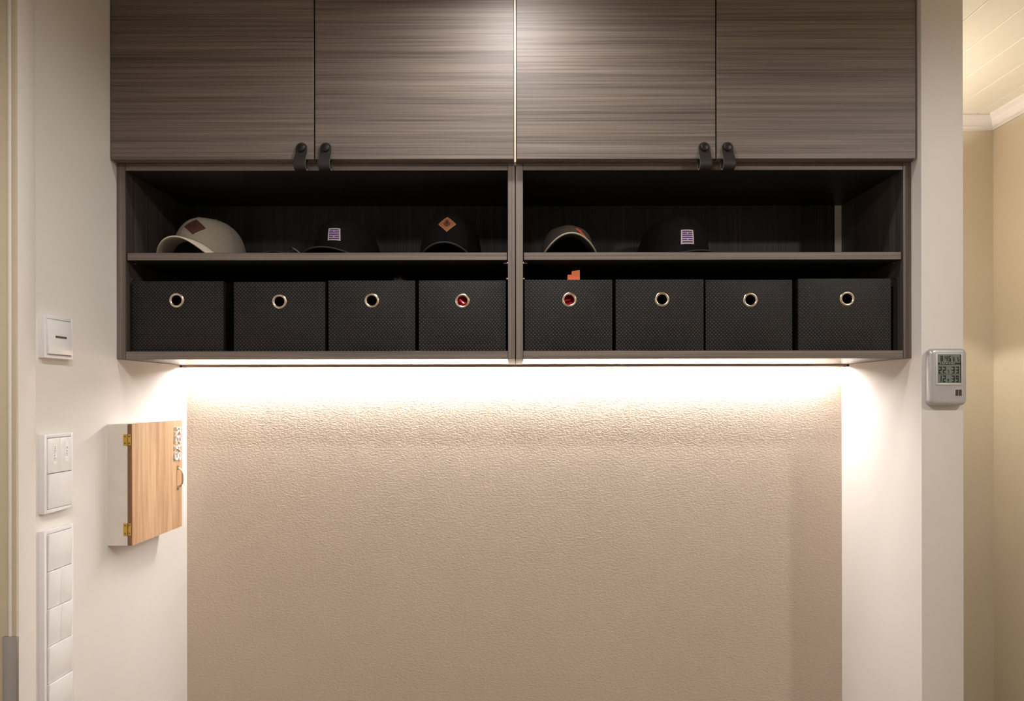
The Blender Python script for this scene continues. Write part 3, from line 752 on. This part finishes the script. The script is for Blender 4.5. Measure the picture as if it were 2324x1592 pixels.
# ------------------------------------------------------------------ thermometer on the partition end
TD = D_PIL - .022
tx0, tx1 = X(2110, TD), X(2197, TD); tz1, tz0 = Zr(792, TD), Zr(922, TD)
tm = thing('thermometer', 'silver digital thermometer with a grey display on the partition end', 'thermometer', ((tx0+tx1)/2, D_PIL, tz0))
def rrect(x0, x1, z0, z1, r, n=6):
    P = []
    for cx_, cz_, a0 in ((x1-r, z1-r, 0), (x0+r, z1-r, 90), (x0+r, z0+r, 180), (x1-r, z0+r, 270)):
        for i in range(n + 1):
            a = math.radians(a0 + 90*i/n); P.append((cx_ + r*math.cos(a), cz_ + r*math.sin(a)))
    return P
mb = MB(); lay = [(0.0, .0035), (.004, .0008), (.010, .0), (.017, .0012), (.020, .0034), (.0215, .0062), (.022, .0095)]
nP = 28; vs = []
for dy, ins in lay:
    vs += [(x, D_PIL - dy, z) for x, z in rrect(tx0 + ins, tx1 - ins, tz0 + ins, tz1 - ins, .0125 - ins*.6)]
fs = [(j*nP + i, j*nP + (i+1) % nP, (j+1)*nP + (i+1) % nP, (j+1)*nP + i) for j in range(len(lay)-1) for i in range(nP)]
fs += [tuple(range(nP)), tuple((len(lay)-1)*nP + i for i in range(nP))]
obj('case', mb.add(vs, fs), M['silver_plastic'], tm, smooth=True)
sx0, sx1, sz1, sz0 = X(2127.5, TD), X(2181, TD), Zr(806.5, TD), Zr(871.5, TD)
yf = TD - .0006
bz = obj('bezel', MB().box(sx0 - .004, sx0, yf - .001, TD + .001, sz0 - .0045, sz1 + .002).box(sx1, sx1 + .003, yf - .001, TD + .001, sz0 - .0045, sz1 + .002).box(sx0, sx1, yf - .001, TD + .001, sz0 - .0045, sz0).box(sx0, sx1, yf - .001, TD + .001, sz1, sz1 + .002), M['bezel'], tm, bevel=.0004)
scr = obj('display', MB().box(sx0, sx1, yf, TD + .001, sz0, sz1), M['lcd'], tm)
SW, SH_ = sx1 - sx0, sz1 - sz0
mb = MB()
mb.box(sx0, sx1, yf - .0003, yf, sz1 - .285*SH_ - .0045, sz1 - .285*SH_ - .0001)   # black banner
mb.box(sx1 - .0022, sx1, yf - .0003, yf, sz0, sz1)
mb.box(sx0, sx1 - .003, yf - .0003, yf, sz0 + .295*SH_, sz0 + .295*SH_ + .0006)
obj('banner', mb, M['lcd_dark'], scr)
SEG = {'0': 'abcdef', '1': 'bc', '2': 'abged', '3': 'abgcd', '4': 'fgbc', '5': 'afgcd', '6': 'afgedc', '7': 'abc', '8': 'abcdefg', '9': 'abcdfg'}
def digits(txt, u0, v0, h):
    """seven segment digits, lower-left corner at (u0,v0) fractions of the screen, height h in metres"""
    mb = MB(); x = sx0 + u0*SW; z = sz0 + v0*SH_; wd = h*.42; tk = h*.14
    for c in txt:
        if c in '.:':
            for q in ((0,) if c == '.' else (.25, .65)): mb.box(x, x + tk, yf - .0003, yf, z + q*h, z + q*h + tk)
            x += tk*1.8; continue
        if c == ' ': x += wd; continue
        for s_ in SEG[c]:
            r_ = {'a': (0, wd, h - tk, h), 'd': (0, wd, 0, tk), 'g': (0, wd, h/2 - tk/2, h/2 + tk/2), 'b': (wd - tk, wd, h/2, h), 'c': (wd - tk, wd, 0, h/2), 'f': (0, tk, h/2, h), 'e': (0, tk, 0, h/2)}[s_]
            mb.box(x + r_[0], x + r_[1], yf - .0003, yf, z + r_[2], z + r_[3])
        x += wd + tk*1.3
    return mb
for tx, u0, v0, h in (('8:46', .13, .76, .0128), ('6', .66, .76, .0100), ('5', .84, .76, .0100), ('22', .05, .335, .0162), ('7', .42, .335, .0078), ('33', .60, .335, .0162), ('12', .05, .03, .0158), ('9', .42, .03, .0078), ('39', .60, .03, .0158)):
    obj('digits', digits(tx, u0, v0, h), M['lcd_dark'], scr)
mb = MB(); zz = sz1 - .285*SH_ - .0035
for i, uu in enumerate((.12, .20, .27, .34, .41, .49, .56, .63, .70)):
    mb.box(sx0 + uu*SW, sx0 + uu*SW + .0011 + .0008*(i % 2), yf - .0006, yf - .0003, zz, zz + .0024)
obj('banner_marks', mb, M['bezel'], scr)
bx0, bx1, bz1, bz0 = X(2168, TD), X(2182, TD), Zr(886, TD), Zr(900.5, TD)
bf = obj('button_frame', MB().box(bx0 - .0012, bx1 + .0012, TD - .0007, TD + .001, bz0 - .0012, bz1 + .0012), M['bezel'], tm, bevel=.0003, seg=1)
bm_ = (bx0 + bx1)/2
for a, b in ((bx0, bm_ - .0007), (bm_ + .0007, bx1)):
    obj('button', MB().box(a, b, TD - .0012, TD - .0005, bz0, bz1), M['button'], bf)
